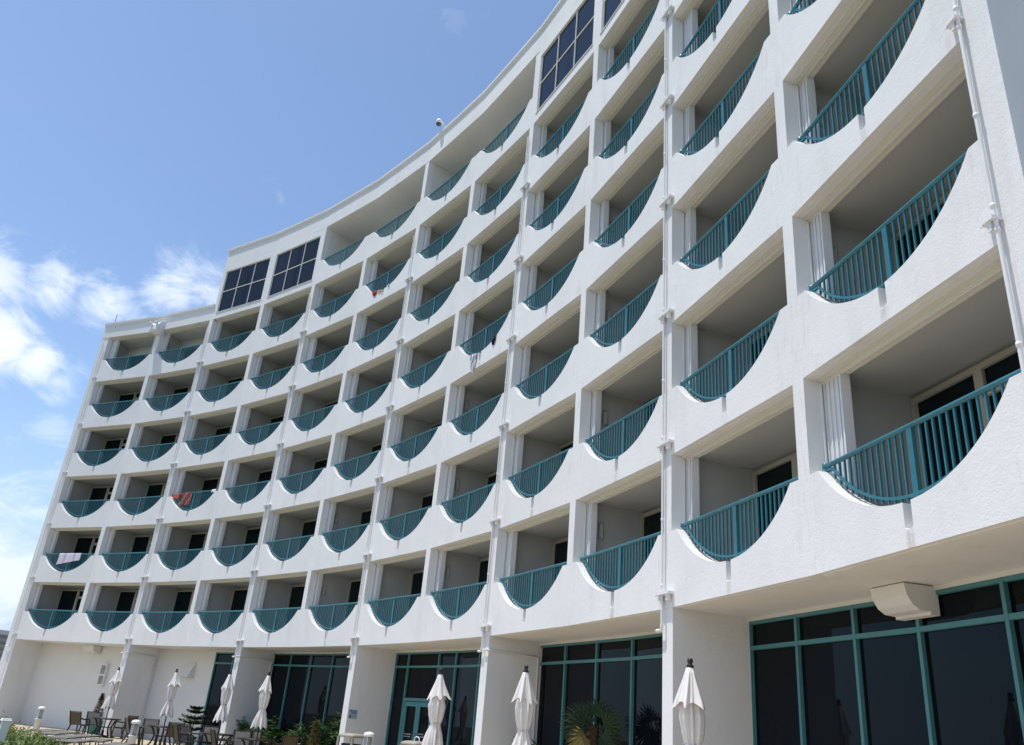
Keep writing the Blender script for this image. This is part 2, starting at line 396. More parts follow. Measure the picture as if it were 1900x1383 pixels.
# side ends: radial slabs
def radial(mb,u0,u1,y0,y1,z0,z1):
    r0=R/cos((u0-round(u0))*DT) if False else R
    mb.loft([[at(u0,z,y0),at(u1,z,y0),at(u1,z,y1),at(u0,z,y1)] for z in (z0,z1)])
mb=MB(); Rk=.0433
mb.loft([[at(-.60,z,.03),at(-.497,z,Rk),at(-.497,z,13),at(-.60,z,13)] for z in (0,18.58+G)]); mb.build('end_wall',M['stucco'],hotel)
mb=MB(); mb.loft([[at(11.497,z,Rk),at(11.573,z,.035),at(11.573,z,13),at(11.497,z,13)] for z in (0,21.83+G)]); mb.build('end_wall',M['stucco'],hotel)
mb=MB(); mb.loft([[at(1.497,z,.05),at(1.56,z,.05),at(1.56,z,13),at(1.497,z,13)] for z in (18.58+G,22.5+G)]); mb.build('end_wall',M['stucco'],hotel)
# ground floor piers
me=None; mb=MB(); mb.box(-.19,.155,.012,1.68,0,ZS,'t'); me_pier=mb.mesh('pier',M['stucco'])
for k in range(0,7): put('pier',me_pier,hotel,at(2*k-.5,0,Rk),ang(2*k-.5))
# pipes with brackets
mb=MB(); px,py=-.085,-.065
mb.tube([(px,py,1.86+G),(px,py,18.15+G)],.0225,8)
for k in range(6):
    z=2.37+k*H+G
    for dz in (-.16,.13,1.3): mb.lathe([(.022,0),(.030,.004),(.030,.05),(.022,.054)],8,(px,py,z+dz))
mb.tube([(px,py,1.86+G),(px,py,1.80+G),(px-.03,py,1.775+G),(px-.17,py,1.775+G)],.030,8)
me_pipe=mb.mesh('drainpipe',M['pipe'])
mb=MB(); mb.box(-.235,.235,-.125,.0,-.012,.03); mb.box(-.17,-.11,-.10,-.03,-.12,-.012); mb.box(.09,.15,-.10,-.03,-.12,-.012)
mb.box(-.235,-.20,-.125,-.11,-.03,-.012); me_br=mb.mesh('pipe_bracket',M['pipe'])
mb=MB(); mb.box(-.235,-.06,-.125,.0,-.012,.03); mb.box(-.17,-.12,-.10,-.03,-.12,-.012); mb.box(-.235,-.20,-.125,-.11,-.03,-.012); me_brl=mb.mesh('pipe_bracket',M['pipe'])
mb=MB(); mb.box(-.11,.14,-.125,.0,-.012,.03); mb.box(.06,.11,-.10,-.03,-.12,-.012); me_brr=mb.mesh('pipe_bracket',M['pipe'])
for k in range(7):
    u=2*k-.5; o=put('drainpipe',me_pipe,hotel,at(u,0,Rk),ang(u))
    for j in range(6): put('pipe_bracket',me_brr if k==0 else me_brl if k==6 else me_br,o,(0,0,2.37+j*H+G))
mb=MB(); mb.tube([(-.02,-.05,1.80+G),(.185,-.05,1.80+G),(.185,.1,1.80+G),(.185,1.42,1.78+G),(.185,1.47,1.74+G),(.185,1.47,0)],.022,7)
me_cd=mb.mesh('conduit',M['paint'])
for k in (1,2,4): put('conduit',me_cd,hotel,at(2*k-.5,0,Rk),ang(2*k-.5))
# ground floor windows and walls (bay-local, back plane at y=YB)
YB=1.60; UB=2*B*(R+YB)/R      # metres per unit of u at that depth
def gwin(mulls,x0,x1,door=None):
    x0*=UB; x1*=UB; mulls=[q*UB for q in mulls]
    f=MB(); y0,y1=YB-.06,YB+.03; h0,h1=2.025+G,2.078+G; t0,t1=1.60+G,1.668+G
    f.box(x0,x1,y0,y1,h0,h1); f.box(x0,x1,y0,y1,t0,t1); f.box(x0,x1,y0,y1,0.002,.10)
    d0=d1=None
    if door: d0,d1=door[0]*UB,door[1]*UB
    for q in mulls: f.box(q-.029,q+.029,y0-.004,y1,.0,h1+.003)
    g=MB(); g.quad((x0,YB,0),(x1,YB,0),(x1,YB,h1),(x0,YB,h1))
    return f,g,(d0,d1)
def head(c,x0,x1):
    mb=MB(); mb.box(x0*UB,x1*UB,YB-.08,YB+.1,2.08+G,ZS-.002); mb.build('window_head',M['paint'],hotel,at(c,0,0),ang(c))
def window(c,mulls,x0=-.5,x1=.5,door=None):
    f,g,d=gwin(mulls,x0,x1,door); rz=ang(c); L=at(c,0,0)
    o=f.build('ground_window',M['frame'],hotel,L,rz); g.build('glass_pane',M['glass'],o)
    head(c,x0,x1)
    if door:
        d0,d1=d; y=YB-.075; hb=.60+G; mid=(d0+d1)/2
        fr=MB(); fr.box(d0+.045,d1-.045,YB-.075,YB+.02,hb,hb+.09); fr.box(d0+.045,d0+.09,YB-.07,YB+.02,0,hb); fr.box(d1-.09,d1-.045,YB-.07,YB+.02,0,hb)
        fr.build('door_jamb',M['frame'],o)
        for a,b2,sg in ((d0+.10,mid-.008,1),(mid+.008,d1-.10,-1)):
            lf=MB(); yy0,yy1=YB-.05,YB-.008
            lf.box(a,a+.115,yy0,yy1,.02,hb-.02); lf.box(b2-.115,b2,yy0,yy1,.02,hb-.02)
            lf.box(a+.115,b2-.115,yy0,yy1,hb-.155,hb-.02); lf.box(a+.115,b2-.115,yy0,yy1,.02,.22)
            hx=(b2-.05) if sg>0 else (a+.05)
            lf.tube([(hx,yy0-.05,.95),(hx,yy0-.05,1.25)],.012,6)
            lf.box((a-.02 if sg>0 else b2-.02),(a+.03 if sg>0 else b2+.02),yy0-.012,yy0,hb-.45,hb-.30); lf.box((a-.02 if sg>0 else b2-.02),(a+.03 if sg>0 else b2+.02),yy0-.012,yy0,.85,1.0)
            lo=lf.build('door_leaf',M['frame'],o)
            tx=MB(); rr=random.Random(int(sg)+5); n0=0
            for row,(zz,ws) in enumerate(((1.24,(.05,.05,.02,.055,.16)),(1.17,(.07,.03,.02,.05,.12))) if sg>0 else ((1.27,(.09,.05,.08,.03)),(1.20,(.10,.09)))):
                xx=a+.14+(0 if sg>0 else .10*row)
                for w in ws:
                    nn=max(1,int(w/.018))
                    for i in range(nn):
                        hgt=.030 if (i==0 or rr.random()<.25) else .021
                        tx.box(xx+i*.018,xx+i*.018+.011,YB-.0065,YB-.004,zz,zz+hgt)
                    xx+=w+.018
            tx.build('lettering',M['white'],o)
k3=[-.14,.195]
window(10,[-.465]+k3+[.5],-.48,.5); window(11,[-.13,.20,.455],-.5,.47)
window(8,[-.48,-.155,.19],-.492,.5); window(9,[-.457,-.13,.2,.455],-.5,.47)
window(6,[-.455,-.256,.20,.432],-.468,.5,(-.256,.20)); window(7,[-.23,.1,.455],-.5,.47)
window(4,[-.475,-.152,.187],-.487,.5); window(5,[-.465,-.13,.2,.455],-.5,.47)
window(3,[-.448,-.13,.2,.455],-.458,.47)
def wall(c,x0,x1):
    mb=MB(); mb.box(x0*UB,x1*UB,YB,YB+.12,0,ZS-.002); return mb.build('ground_wall',M['paint'],hotel,at(c,0,0),ang(c))
wall(0,-.5,.5); wall(1,-.5,.5); wall(2,-.5,.5); wall(3,-.5,-.459)
# vent hood, louver, light housings under the soffit
mb=MB(); x0,x1=.082*UB,.237*UB; mb.loft([[(x0,YB-.002,.98+G),(x1,YB-.002,.98+G),(x1,YB-.002,1.63+G),(x0,YB-.002,1.63+G)],[(x0,YB-.36,1.0+G),(x1,YB-.36,1.0+G),(x1,YB-.03,1.63+G),(x0,YB-.03,1.63+G)]]); mb.build('vent_hood',M['paint'],hotel,at(2,0,0),ang(2))
mb=MB(); x0,x1=(.662-1)*UB,(.766-1)*UB; mb.box(x0,x1,YB-.14,YB-.002,.36+G,1.36+G); mb.mi=1
for g0,g1 in ((.45,.82),(.90,1.28)):
    for i in range(7):
        z=g0+(g1-g0)*i/7; mb.box(x0+.05,x1-.06,YB-.143,YB-.139,z+G,z+.032+G)
mb.build('louver_vent',[M['paint'],M['louver']],hotel,at(1,0,0),ang(1))
def housing(u):
    mb=MB(); p=[(YB-.004,2.125+G),(YB-.50,2.125+G),(YB-.47,1.98+G),(YB-.40,1.87+G),(YB-.30,1.81+G),(YB-.14,1.80+G),(YB-.14,1.765+G),(YB-.004,1.765+G)]
    mb.loft([[(x,y,z) for y,z in p] for x in (-.33,.33)]); mb.build('light_housing',M['paint'],hotel,at(u,0,0),ang(u))
housing(10.52); housing(.47)

# ------------------------------------------------------------------ fixtures on the hotel
o=empty('floodlight',at(.5,18.35+G,Rk),ang(.5)); tag(o,'white twin floodlight on a box bracket below the roof edge of the lower left wing','floodlight')
mb=MB(); p=[(0,0),(-.42,0),(-.46,.10),(-.44,.36),(-.30,.56),(0,.72)]
mb.loft([[(x,y,z) for y,z in p] for x in (-.30,.30)]); mb.build('housing',M['stucco'],o)
for sx in (-.2,.2):
    mb=MB(); q=[(.03,0),(.09,.03),(.11,.10),(.10,.13),(.03,.135)]
    mb.lathe(q,12,(sx,-.52,.36)); mb.build('lamp_head',M['white'],o)
    mb=MB(); mb.tube([(sx,-.43,.30),(sx,-.52,.36)],.02,6); mb.build('lamp_arm',M['white'],o)
o=empty('security_camera',at(5.72,22.9+G,.12),ang(5.72)); tag(o,'small white dome security camera on a post above the curved roof edge','security camera')
mb=MB(); mb.tube([(0,0,-.02),(0,0,.3),(0,-.12,.52),(0,-.3,.56)],.03,8); mb.build('mast',M['white'],o)
mb=MB(); mb.lathe([(.03,.16),(.09,.13),(.14,.05),(.15,-.06),(.13,-.08)],14,(0,-.3,.42)); mb.build('housing',M['white'],o)
mb=MB(); mb.lathe([(.125,-.08),(.12,-.11),(.085,-.16),(.03,-.19)],14,(0,-.3,.42)); mb.build('lens_dome',plain('smoked_lens_dome',(.10,.09,.08),.25,.5,.1),o)
mb=MB(); mb.tube([(0,0,0),(.02,0,.62)],.014,6); tag(mb.build('antenna',M['bronze'],None,at(-.47,19.5+G,.1)),'thin dark antenna rod at the far left corner of the roof','antenna')
# sign on the sixth pier side
u=5.5; o=empty('sign',at(u,0,Rk),ang(u)); o.location.z=0
tag(o,'small pale blue notice with blue print and a round symbol on a pier side','sign')
mb=MB(); mb.box(.156,.162,.06,.36,-.07+G,.20+G); mb.build('board',plain('pale_blue_sign',(.33,.45,.55),.5,.4,.05),o)
mb=MB()
rr=random.Random(2)
for i,(z,n) in enumerate(((.155,9),(.12,9),(.085,6))):
    for k in range(n):
        y=.085+.029*k+(0.08 if i==2 else 0); mb.box(.1625,.164,y,y+.02,z+G,z+.02+G)
mb.mi=0; rings=[]
for x in (.1625,.164): rings.append([(x,.115+.04*cos(2*pi*k/14),-.005+.04*sin(2*pi*k/14)+G) for k in range(14)])
mb.loft(rings); mb.build('print',plain('blue_sign_ink',(.03,.12,.30),.5,.4),o)

# ------------------------------------------------------------------ towels and swimwear on the balconies
def drape(name,c,r,x0,x1,drop,mats,label,cat,stripes=None,back=.25,zoff=0,slant=0,seed=0):
    """cloth hung over the top rail of bay c, row r"""
    mb=MB(); n=18; prof=[]; zr=3.555+G+(r-1)*H
    for i in range(5): prof.append((.20,zr-back+back*i/5))
    for i in range(5): a=pi*i/4; prof.append((.155+.045*cos(a),zr+.02+.03*sin(a)))
    for i in range(1,9): prof.append((.11-.02*i/8,zr-drop*i/8))
    ids=[]
    for i in range(n+1):
        t=i/n; x=x0+(x1-x0)*t; row=[]
        for j,(y,z) in enumerate(prof):
            dz=slant*(t-.5)*(max(0,j-9)/8); yy=y-(.012*sin(t*17+seed)+.008*sin(t*31))*(max(0,j-9)/8)
            row.append(mb.vert((x+.01*sin(j+seed),yy,z+dz)))
        ids.append(row)
    mb.smooth=True
    for i in range(n):
        for j in range(len(prof)-1):
            mb.mi=stripes(i,j) if stripes else 0; mb.face((ids[i][j],ids[i+1][j],ids[i+1][j+1],ids[i][j+1]))
    o=mb.build(name,mats,None,at(c,0,0),ang(c)); tag(o,label,cat); return o
cl=lambda n,c:plain(n,c,.95,.1,.15,20)
drape('towel',2,3,-1.58,-1.12,.22,[cl('coral_cloth',(.50,.10,.07))],'short coral orange cloth over a balcony rail beside a patterned towel','towel',back=.15)
pat=[cl('purple_cloth',(.20,.06,.16)),cl('rust_cloth',(.26,.06,.05)),cl('ochre_cloth',(.34,.20,.07)),cl('navy_cloth',(.04,.03,.10))]
drape('towel',2,3,-.95,-.15,.58,pat,'patterned purple and rust beach towel hanging from a balcony rail','towel',lambda i,j:((i*7+j//2*3)%11)%4,seed=2)
drape('towel',2,3,1.25,1.55,.10,[cl('white_cloth',(.75,.72,.78))],'folded white cloth on the right end of a balcony rail','towel',back=.1)
drape('towel',0,2,-.70,.80,.42,[cl('lilac_white_cloth',(.66,.64,.72)),cl('lilac_cloth',(.50,.44,.60))],'large white and lilac towel over the railing at far left second balcony row','towel',lambda i,j:1 if (i in (4,5,12,13)) else 0,slant=.22,seed=1)
def ledge_cloth(name,c,r,x,w,drop,mats,label,stripes=None,seed=0):
    z0=ACZ-sqrt(AR*AR-x*x)+(r-1)*H; mb=MB(); rd=random.Random(seed); n=10; m=9; ids=[]
    for i in range(n+1):
        t=i/n; row=[]; cxx=x-w/2+w*t; zl=ACZ-sqrt(AR*AR-cxx*cxx)+(r-1)*H
        e=drop*(.65+.5*sin(t*pi)+.12*rd.random())
        for j in range(m+1):
            s=j/m
            if s<.35: y=.12-.14*s/.35; z=zl+.018+.012*sin(i*2.1+j)
            else: q=(s-.35)/.65; y=-.022-.02*sin(q*3)-.012*sin(i*1.7); z=zl+.01-e*q
            row.append(mb.vert((cxx+(x-cxx)*.25*max(0,s-.35),y,z)))
        ids.append(row)
    mb.smooth=True
    for i in range(n):
        for j in range(m):
            mb.mi=stripes(i,j) if stripes else 0; mb.face((ids[i][j],ids[i+1][j],ids[i+1][j+1],ids[i][j+1]))
    o=mb.build(name,mats,None,at(c,0,0),ang(c)); tag(o,label,'cloth'); return o
ledge_cloth('swimwear',5,6,-.62,.36,.20,[cl('red_cloth',(.42,.02,.03))],'red swimsuit drying on a scalloped balcony ledge under the roof windows',seed=1)
ledge_cloth('swimwear',5,6,-.24,.30,.08,[cl('peach_cloth',(.75,.48,.24))],'peach coloured swimwear on the ledge beside the red swimsuit',seed=2)
ledge_cloth('cloth',5,6,.42,.13,.09,[cl('bright_white_cloth',(.8,.8,.8))],'tiny white cloth on the ledge to the right of the peach swimwear',seed=3)
ledge_cloth('swim_shorts',7,4,-.36,.42,.55,[cl('grey_white_cloth',(.70,.70,.74)),cl('slate_cloth',(.20,.19,.26))],'grey and white striped swim shorts hanging over a balcony ledge',lambda i,j:(i//2+j//3)%2,seed=4)
ledge_cloth('cloth',7,4,.86,.22,.22,[cl('black_cloth',(.012,.01,.016))],'small black cloth on the ledge right of the striped swim shorts',seed=5)

# ------------------------------------------------------------------ umbrellas
def umbrella(seed,X,label):
    rd=random.Random(seed); o=empty('patio_umbrella',(X[0],X[1],0),rd.uniform(0,6)); tag(o,label,'umbrella','closed white umbrellas along the terrace')
    top=2.75
    mb=MB(); mb.lathe([(.016,0),(.052,.006),(.056,.028),(.03,.05),(.028,.062),(.036,.07),(.043,.09),(.036,.118),(.018,.132),(.004,.135)],14,(0,0,top-.135)); mb.build('finial',M['bronze'],o)
    mb=MB(); mb.tube([(0,0,.02),(0,0,top-.13)],.021,10); mb.build('pole',M['bronze'],o)
    mb=MB(); mb.lathe([(.02,0),(.26,0),(.26,.05),(.20,.075),(.045,.09),(.045,.26),(.03,.265)],20); mb.build('base',M['bronze'],o)
    ph=[rd.uniform(0,6.28) for _ in range(6)]; lean=(rd.uniform(-.03,.03),rd.uniform(-.03,.03)); n=72
    def ringcloth(rows,lobes,amp,hem,flare):
        mb=MB(); mb.smooth=True; rings=[]
        am=[rd.uniform(.45,1.25) for _ in range(lobes)]; wd=[rd.uniform(.8,1.2) for _ in range(lobes)]; sh=[rd.uniform(-.5,.5) for _ in range(lobes)]
        fx=[rd.uniform(.72,1.32) for _ in range(lobes)]; hz=[rd.uniform(-.6,1.0) for _ in range(lobes)]
        for t,(r,z,a) in enumerate(rows):
            q=t/(len(rows)-1); rg=[]
            for k in range(n):
                th=2*pi*k/n; uu=k/n*lobes; i=int(uu)%lobes; j=(i+1)%lobes; w=uu-int(uu); e=w*w*(3-2*w)
                A=am[i]*(1-e)+am[j]*e; F=fx[i]*(1-e)+fx[j]*e; Hh=hz[i]*(1-e)+hz[j]*e
                pk=cos(2*pi*(w+.10*sin(2*pi*w+sh[i])+.06*q*sh[i])); pk2=sin((lobes*2+1)*th+ph[2]+q*3)
                f=1+a*A*(.75*pk+.25*pk2)
                f*=1+flare*q*q*(F-1)
                zz=z+hem*q**3*(-.6*pk+.5*Hh)
                rg.append((r*f*cos(th)+lean[0]*q,r*f*sin(th)+lean[1]*q,zz))
            rings.append(rg)
        mb.loft(rings,True,False); return mb
    L=lambda a,b,t:a+(b-a)*t
    rb=rd.uniform(.125,.145); fl=rd.uniform(.195,.225); tie=top-rd.uniform(1.10,1.16)
    rows=[(.05,top-.30,.05),(.085,top-.42,.15),(.115,top-.55,.28),(.135,top-.7,.36)]
    for i in range(1,6): rows.append((rb*(1+.06*sin(i)),L(top-.7,tie+.16,i/5),.36-.01*i))
    rows+=[(rb*.80,tie+.06,.28),(rb*.66,tie,.20),(rb*.74,tie-.06,.26),(rb*1.0,tie-.18,.34),(L(rb,fl,.55),tie-.32,.38),(fl*.95,tie-.46,.40),(fl,tie-.54,.42)]
    ringcloth(rows,8,.4,.08,.28).build('canopy',M['cloth'],o)
    vr=[(.040,top-.128,.03),(.052,top-.135,.05),(.075,top-.22,.14),(.105,top-.32,.20),(.14,top-.43,.26),(.175,top-.54,.30),(rd.uniform(.19,.215),top-.62,.32)]
    ph=[rd.uniform(0,6.28) for _ in range(6)]; lean=(rd.uniform(-.03,.03),rd.uniform(-.03,.03))
    ringcloth(vr,6,.3,.075,.55).build('vent_canopy',M['cloth'],o)
    mb=MB(); pts=[(rb*.72*cos(a),rb*.72*sin(a),tie+.012*sin(3*a)) for a in [2*pi*i/24 for i in range(25)]]
    mb.tube(pts,.009,6,False); mb.tube([(rb*.72,0,tie),(rb*1.15,.03,tie-.12),(rb*1.2,.05,tie-.30)],.007,5); mb.build('tie_strap',plain('grey_strap',(.5,.48,.45),.9,.1),o)
    return o
UMB=[((-14.24,-3.17),'farthest left closed white umbrella standing in front of the louvered vent'),((-8.64,-2.61),'closed white umbrella beside the square vent hood on the wall'),((-4.47,-2.16),'closed white umbrella overlapping the narrow dark window at left'),((-1.89,-1.9),'closed white umbrella rising out of the dark green shrubs'),((9.37,-2.97),'closed white umbrella hiding half of the teal double door'),((12.91,-3.54),'closed white umbrella left of the fan palm'),((17.35,-4.34),'nearest and largest closed white umbrella beside the rightmost wide window')]
for i,(X,l) in enumerate(UMB): umbrella(i+11,X,l)

# ------------------------------------------------------------------ tables, chairs, loungers
def table(X,label):
    o=empty('patio_table',(X[0],X[1],0)); tag(o,label,'table','round patio tables')
    mb=MB(); n=28
    ro,ri=.60,.035
    mb.lathe([(.02,.0),(.58,0),(.60,.012),(.60,.04),(.585,.048),(.02,.048)],n,(0,0,.68)); mb.build('tabletop',M['bronze'],o)
    for k in range(4):
        a=pi/4+k*pi/2; mb=MB(); pts=[(.50*cos(a),.50*sin(a),.69),(.40*cos(a),.40*sin(a),.60),(.30*cos(a),.30*sin(a),.38),(.38*cos(a),.38*sin(a),.15),(.50*cos(a),.50*sin(a),0)]
        mb.tube(pts,.032,7); mb.build('leg',M['bronze'],o)
    mb=MB(); mb.tube([(.30*cos(a),.30*sin(a),.38) for a in [2*pi*i/20 for i in range(21)]],.013,6,False); mb.build('stretcher',M['bronze'],o)
    return o
for i,l in enumerate(('round dark table under the farthest left umbrella','round dark table under the umbrella next to the vent hood','round dark table under the umbrella at the narrow window','round dark table under the umbrella in the shrubs')): table(UMB[i][0],l)
def make_chair(mat):
    """faces +y, seat centre at origin"""
    o=empty('patio_chair')
    def sl(pts,w):
        mb=MB(); mb.smooth=True; a=[[mb.vert((sx*w,y,z-.012*(1-abs(sx))*0)) for sx in (-1,-.5,0,.5,1)] for y,z in pts]
        for p,q in zip(a,a[1:]):
            for i in range(4): mb.face((p[i],p[i+1],q[i+1],q[i]))
        return mb
    back=[(-.22,.42),(-.25,.52),(-.285,.64),(-.325,.76),(-.37,.88)]; seat=[(.25,.425),(.15,.43),(0,.41),(-.12,.40),(-.22,.42)]
    sl(back,.245).build('backrest',mat,o); sl(seat,.245).build('seat',mat,o)
    for sx in (-.265,.265):
        mb=MB(); mb.tube([(sx,.27,.425),(sx,.1,.415),(sx,-.2,.405),(sx,-.25,.50),(sx,-.33,.76),(sx,-.385,.91)],.027,7); mb.build('side_rail',M['bronze'],o)
        mb=MB(); mb.tube([(sx*1.08,.30,0),(sx*1.08,.26,.25),(sx*1.08,.22,.60),(sx*1.08,.12,.645),(sx*1.08,-.15,.63),(sx*1.04,-.29,.66)],.028,7); mb.build('armrest',M['bronze'],o)
        mb=MB(); mb.tube([(sx*1.04,-.36,0),(sx*1.04,-.24,.2),(sx,-.16,.405)],.028,7); mb.build('leg',M['bronze'],o)
        mb=MB(); mb.tube([(sx*1.06,.26,.02),(sx*1.06,.0,.10),(sx*1.06,-.30,.06)],.013,6); mb.build('leg_brace',M['bronze'],o)
    mb=MB(); mb.tube([(-.265,-.38,.90),(.265,-.38,.90)],.014,6); mb.build('top_bar',M['bronze'],o)
    mb=MB(); mb.tube([(-.265,.26,.425),(.265,.26,.425)],.014,6); mb.build('front_bar',M['bronze'],o)
    return o
protoB=make_chair(M['sling']); protoG=make_chair(M['slingg'])
fwd=lambda X:Vector((X[0]-CAM.x,X[1]-CAM.y,0)).normalized()
used={}
def chair(ti,rt,dp,facing,grey,label):
    """placed beside table ti: rt metres right of it, dp metres beyond it (as one looks from the terrace), facing degrees from straight-away, clockwise"""
    T0=Vector((UMB[ti][0][0],UMB[ti][0][1],0)); f=fwd(T0); r=Vector((f.y,-f.x,0)); P=T0+r*rt+f*dp
    pr=protoG if grey else protoB; k=id(pr)
    c=pr if k not in used else copy_tree(pr); used[k]=1
    d=Matrix.Rotation(-radians(facing),3,'Z')@f; c.location=P; c.rotation_euler=(0,0,atan2(-d.x,d.y))
    tag(c,label,'chair','sling chairs around the patio tables')
chair(0,-.95,-.35,40,0,'brown sling chair turned right, left of the farthest table')
chair(0,-.45,.85,170,1,'grey backed chair behind the farthest table, in front of the rust conifer')
chair(0,.75,-.45,-45,0,'brown sling chair right of the farthest umbrella pole, back to the viewer')
chair(1,-.45,.85,175,1,'grey backed chair behind the table next to the vent hood')
chair(1,-.95,-.30,75,1,'chair seen side on, left of the table next to the vent hood')
chair(1,.35,-.85,-10,0,'brown sling chair with its back to the viewer below the vent hood')
chair(2,-1.05,-.35,70,0,'brown sling chair seen side on between the second and third tables')
chair(2,-.85,.75,130,1,'grey chair turned left behind the side on brown chair')
chair(2,-.25,.95,180,1,'grey chair facing the viewer in front of the potted tiered conifer')
chair(2,.75,-.10,-70,0,'brown sling chair right of the narrow window table, under its umbrella')
chair(3,-1.00,-.40,75,0,'brown chair seen side on at the left of the table by the shrubs')
chair(3,-.45,.75,175,1,'grey chair facing the viewer in front of the shrubs')
chair(3,-.15,1.75,180,1,'pale chair half hidden behind the grey chair by the shrubs')
chair(3,.85,-.25,-35,0,'rightmost brown chair by the shrubs, back to the viewer')
chair(3,1.15,.65,-80,1,'pale chair behind the rightmost brown chair')
def lounger_proto():
    o=empty('sun_lounger'); mb=MB()
    for sx in (-.31,.31): mb.tube([(sx,-.95,.30),(sx,.95,.30)],.02,6)
    for y in (-.95,.3,.95): mb.tube([(-.31,y,.30),(.31,y,.30)],.018,6)
    mb.build('frame',M['bronze'],o)
    for sx in (-.31,.31):
        for y in (-.75,.7): mb=MB(); mb.tube([(sx,y,.30),(sx,y+.04,0)],.019,6); mb.build('leg',M['bronze'],o)
    mb=MB(); mb.box(-.295,.295,-.93,.28,.305,.325); mb.build('seat',M['slingg'],o)
    mb=MB(); mb.box(-.295,.295,.32,.93,.305,.328); mb.build('backrest',M['slingg'],o)
    return o
lp=lounger_proto(); LP=[(-9.3,-6.4),(-8.55,-6.0),(-7.5,-6.6),(-6.9,-5.75),(-5.3,-6.7),(-4.6,-5.9),(-3.5,-6.75),(-2.7,-5.8)]
LL=['farthest flat grey sun lounger beside the white bollard light','flat grey sun lounger second from the bollard light, nearer the wall','flat grey sun lounger just behind the hedge, far end','flat grey sun lounger in front of the farthest patio table','flat grey sun lounger behind the middle of the hedge','flat grey sun lounger in front of the rust conifer','nearest flat grey sun lounger directly behind the hedge','flat grey sun lounger next to the nearest clear bollard light']
for i,(P,l) in enumerate(zip(LP,LL)):
    c=lp if i==0 else copy_tree(lp); c.location=(P[0],P[1],0); c.rotation_euler=(0,0,radians(58+4*(i%3))); tag(c,l,'sun lounger','flat sun loungers in rows')

# ------------------------------------------------------------------ bollards, bins
def bollard(P,h,label,lit=True):
    o=empty('bollard_light',(P[0],P[1],0)); tag(o,label,'bollard light','white bollard lights on the terrace')
    mb=MB(); mb.lathe([(.13,0),(.13,h-.52),(.15,h-.515),(.15,h-.48),(.07,h-.475)],16); mb.build('post',M['bollard'],o)
    mb=MB(); mb.lathe([(.095,h-.475),(.095,h-.12)],14); mb.build('lens',M['lens'],o)
    for k in range(4):
        a=pi/4+k*pi/2; mb=MB(); mb.tube([(.122*cos(a),.122*sin(a),h-.49),(.122*cos(a),.122*sin(a),h-.11)],.014,6); mb.build('cage_bar',M['bollard'],o)
    mb=MB(); mb.lathe([(.12,h-.125),(.155,h-.12),(.155,h-.07),(.12,h-.02),(.04,h),(.005,h+.003)],16); mb.build('cap',M['white'],o)
def horiz(px,dr):
    """point on the terrace dr metres from the facade line, as measured on site"""
    return at(px,0,dr)
b=at(1.05,0,-2.0); bollard((b.x,b.y),.95,'white bollard light standing against the blank beige wall at left')
b=at(3.83,0,-4.0); bollard((b.x,b.y),.93,'clear lensed white bollard light left of the dining chairs')
b=at(6.45,0,-1.0); bollard((b.x,b.y),1.27,'small white bollard light beside the beige litter bin')
o=empty('post',(4.38,-10.20,-.28)); tag(o,'short white square post with a bright cap at the far left end of the hedge','post')
mb=MB(); mb.box(-.075,.075,-.075,.075,0,1.245); mb.build('shaft',M['bollard'],o); mb=MB(); mb.loft([[(-.10,-.10,1.245),(.10,-.10,1.245),(.10,.10,1.245),(-.10,.10,1.245)],[(-.08,-.08,1.29),(.08,-.08,1.29),(.08,.08,1.29),(-.08,.08,1.29)]]); mb.build('cap',M['white'],o)
def bin_(P,rz,label):
    o=empty('litter_bin',(P[0],P[1],0),rz); tag(o,label,'litter bin','beige litter bins')
    a=.30; mb=MB(); mb.box(-a,a,-a,a,.03,.80); mb.build('body',M['bin'],o)
    mb=MB()
    for sx in (-1,1):
        for sy in (-1,1): mb.box(min(sx*a,sx*(a-.06)),max(sx*a,sx*(a-.06)),min(sy*a,sy*(a-.06)),max(sy*a,sy*(a-.06)),.80,1.06)
    def rr(h,z,c=.09):
        p=[]
        for q in range(4):
            cx,cy=[(1,1),(-1,1),(-1,-1),(1,-1)][q]
            for i in range(5): t=q*pi/2+pi/2*i/4; p.append((cx*(h-c)+c*cos(t),cy*(h-c)+c*sin(t),z))
        return p
    mb.smooth=True; mb.loft([rr(a,1.06),rr(a+.015,1.08),rr(a+.01,1.12),rr(a-.05,1.155),rr(a-.13,1.17,.06)]); mb.smooth=False; mb.build('hood',M['bin'],o)
    mb=MB(); mb.box(-.2,.2,-.2,.2,.55,.90); mb.build('liner',M['bin2'],o)
    return o
b=at(6.08,0,-.8); bin_((b.x,b.y),ang(6)+.35,'beige square litter bin in front of the pier with the notice')
b=at(6.98,0,-.6); o=bin_((b.x,b.y),ang(7)+.25,'beige litter bin with a metal handle by the teal double door')
mb=MB(); mb.tube([(-.10,0,1.165),(-.09,0,1.24),(-.04,0,1.27),(.04,0,1.27),(.09,0,1.24),(.10,0,1.165)],.013,8); mb.build('handle',M['white'],o)

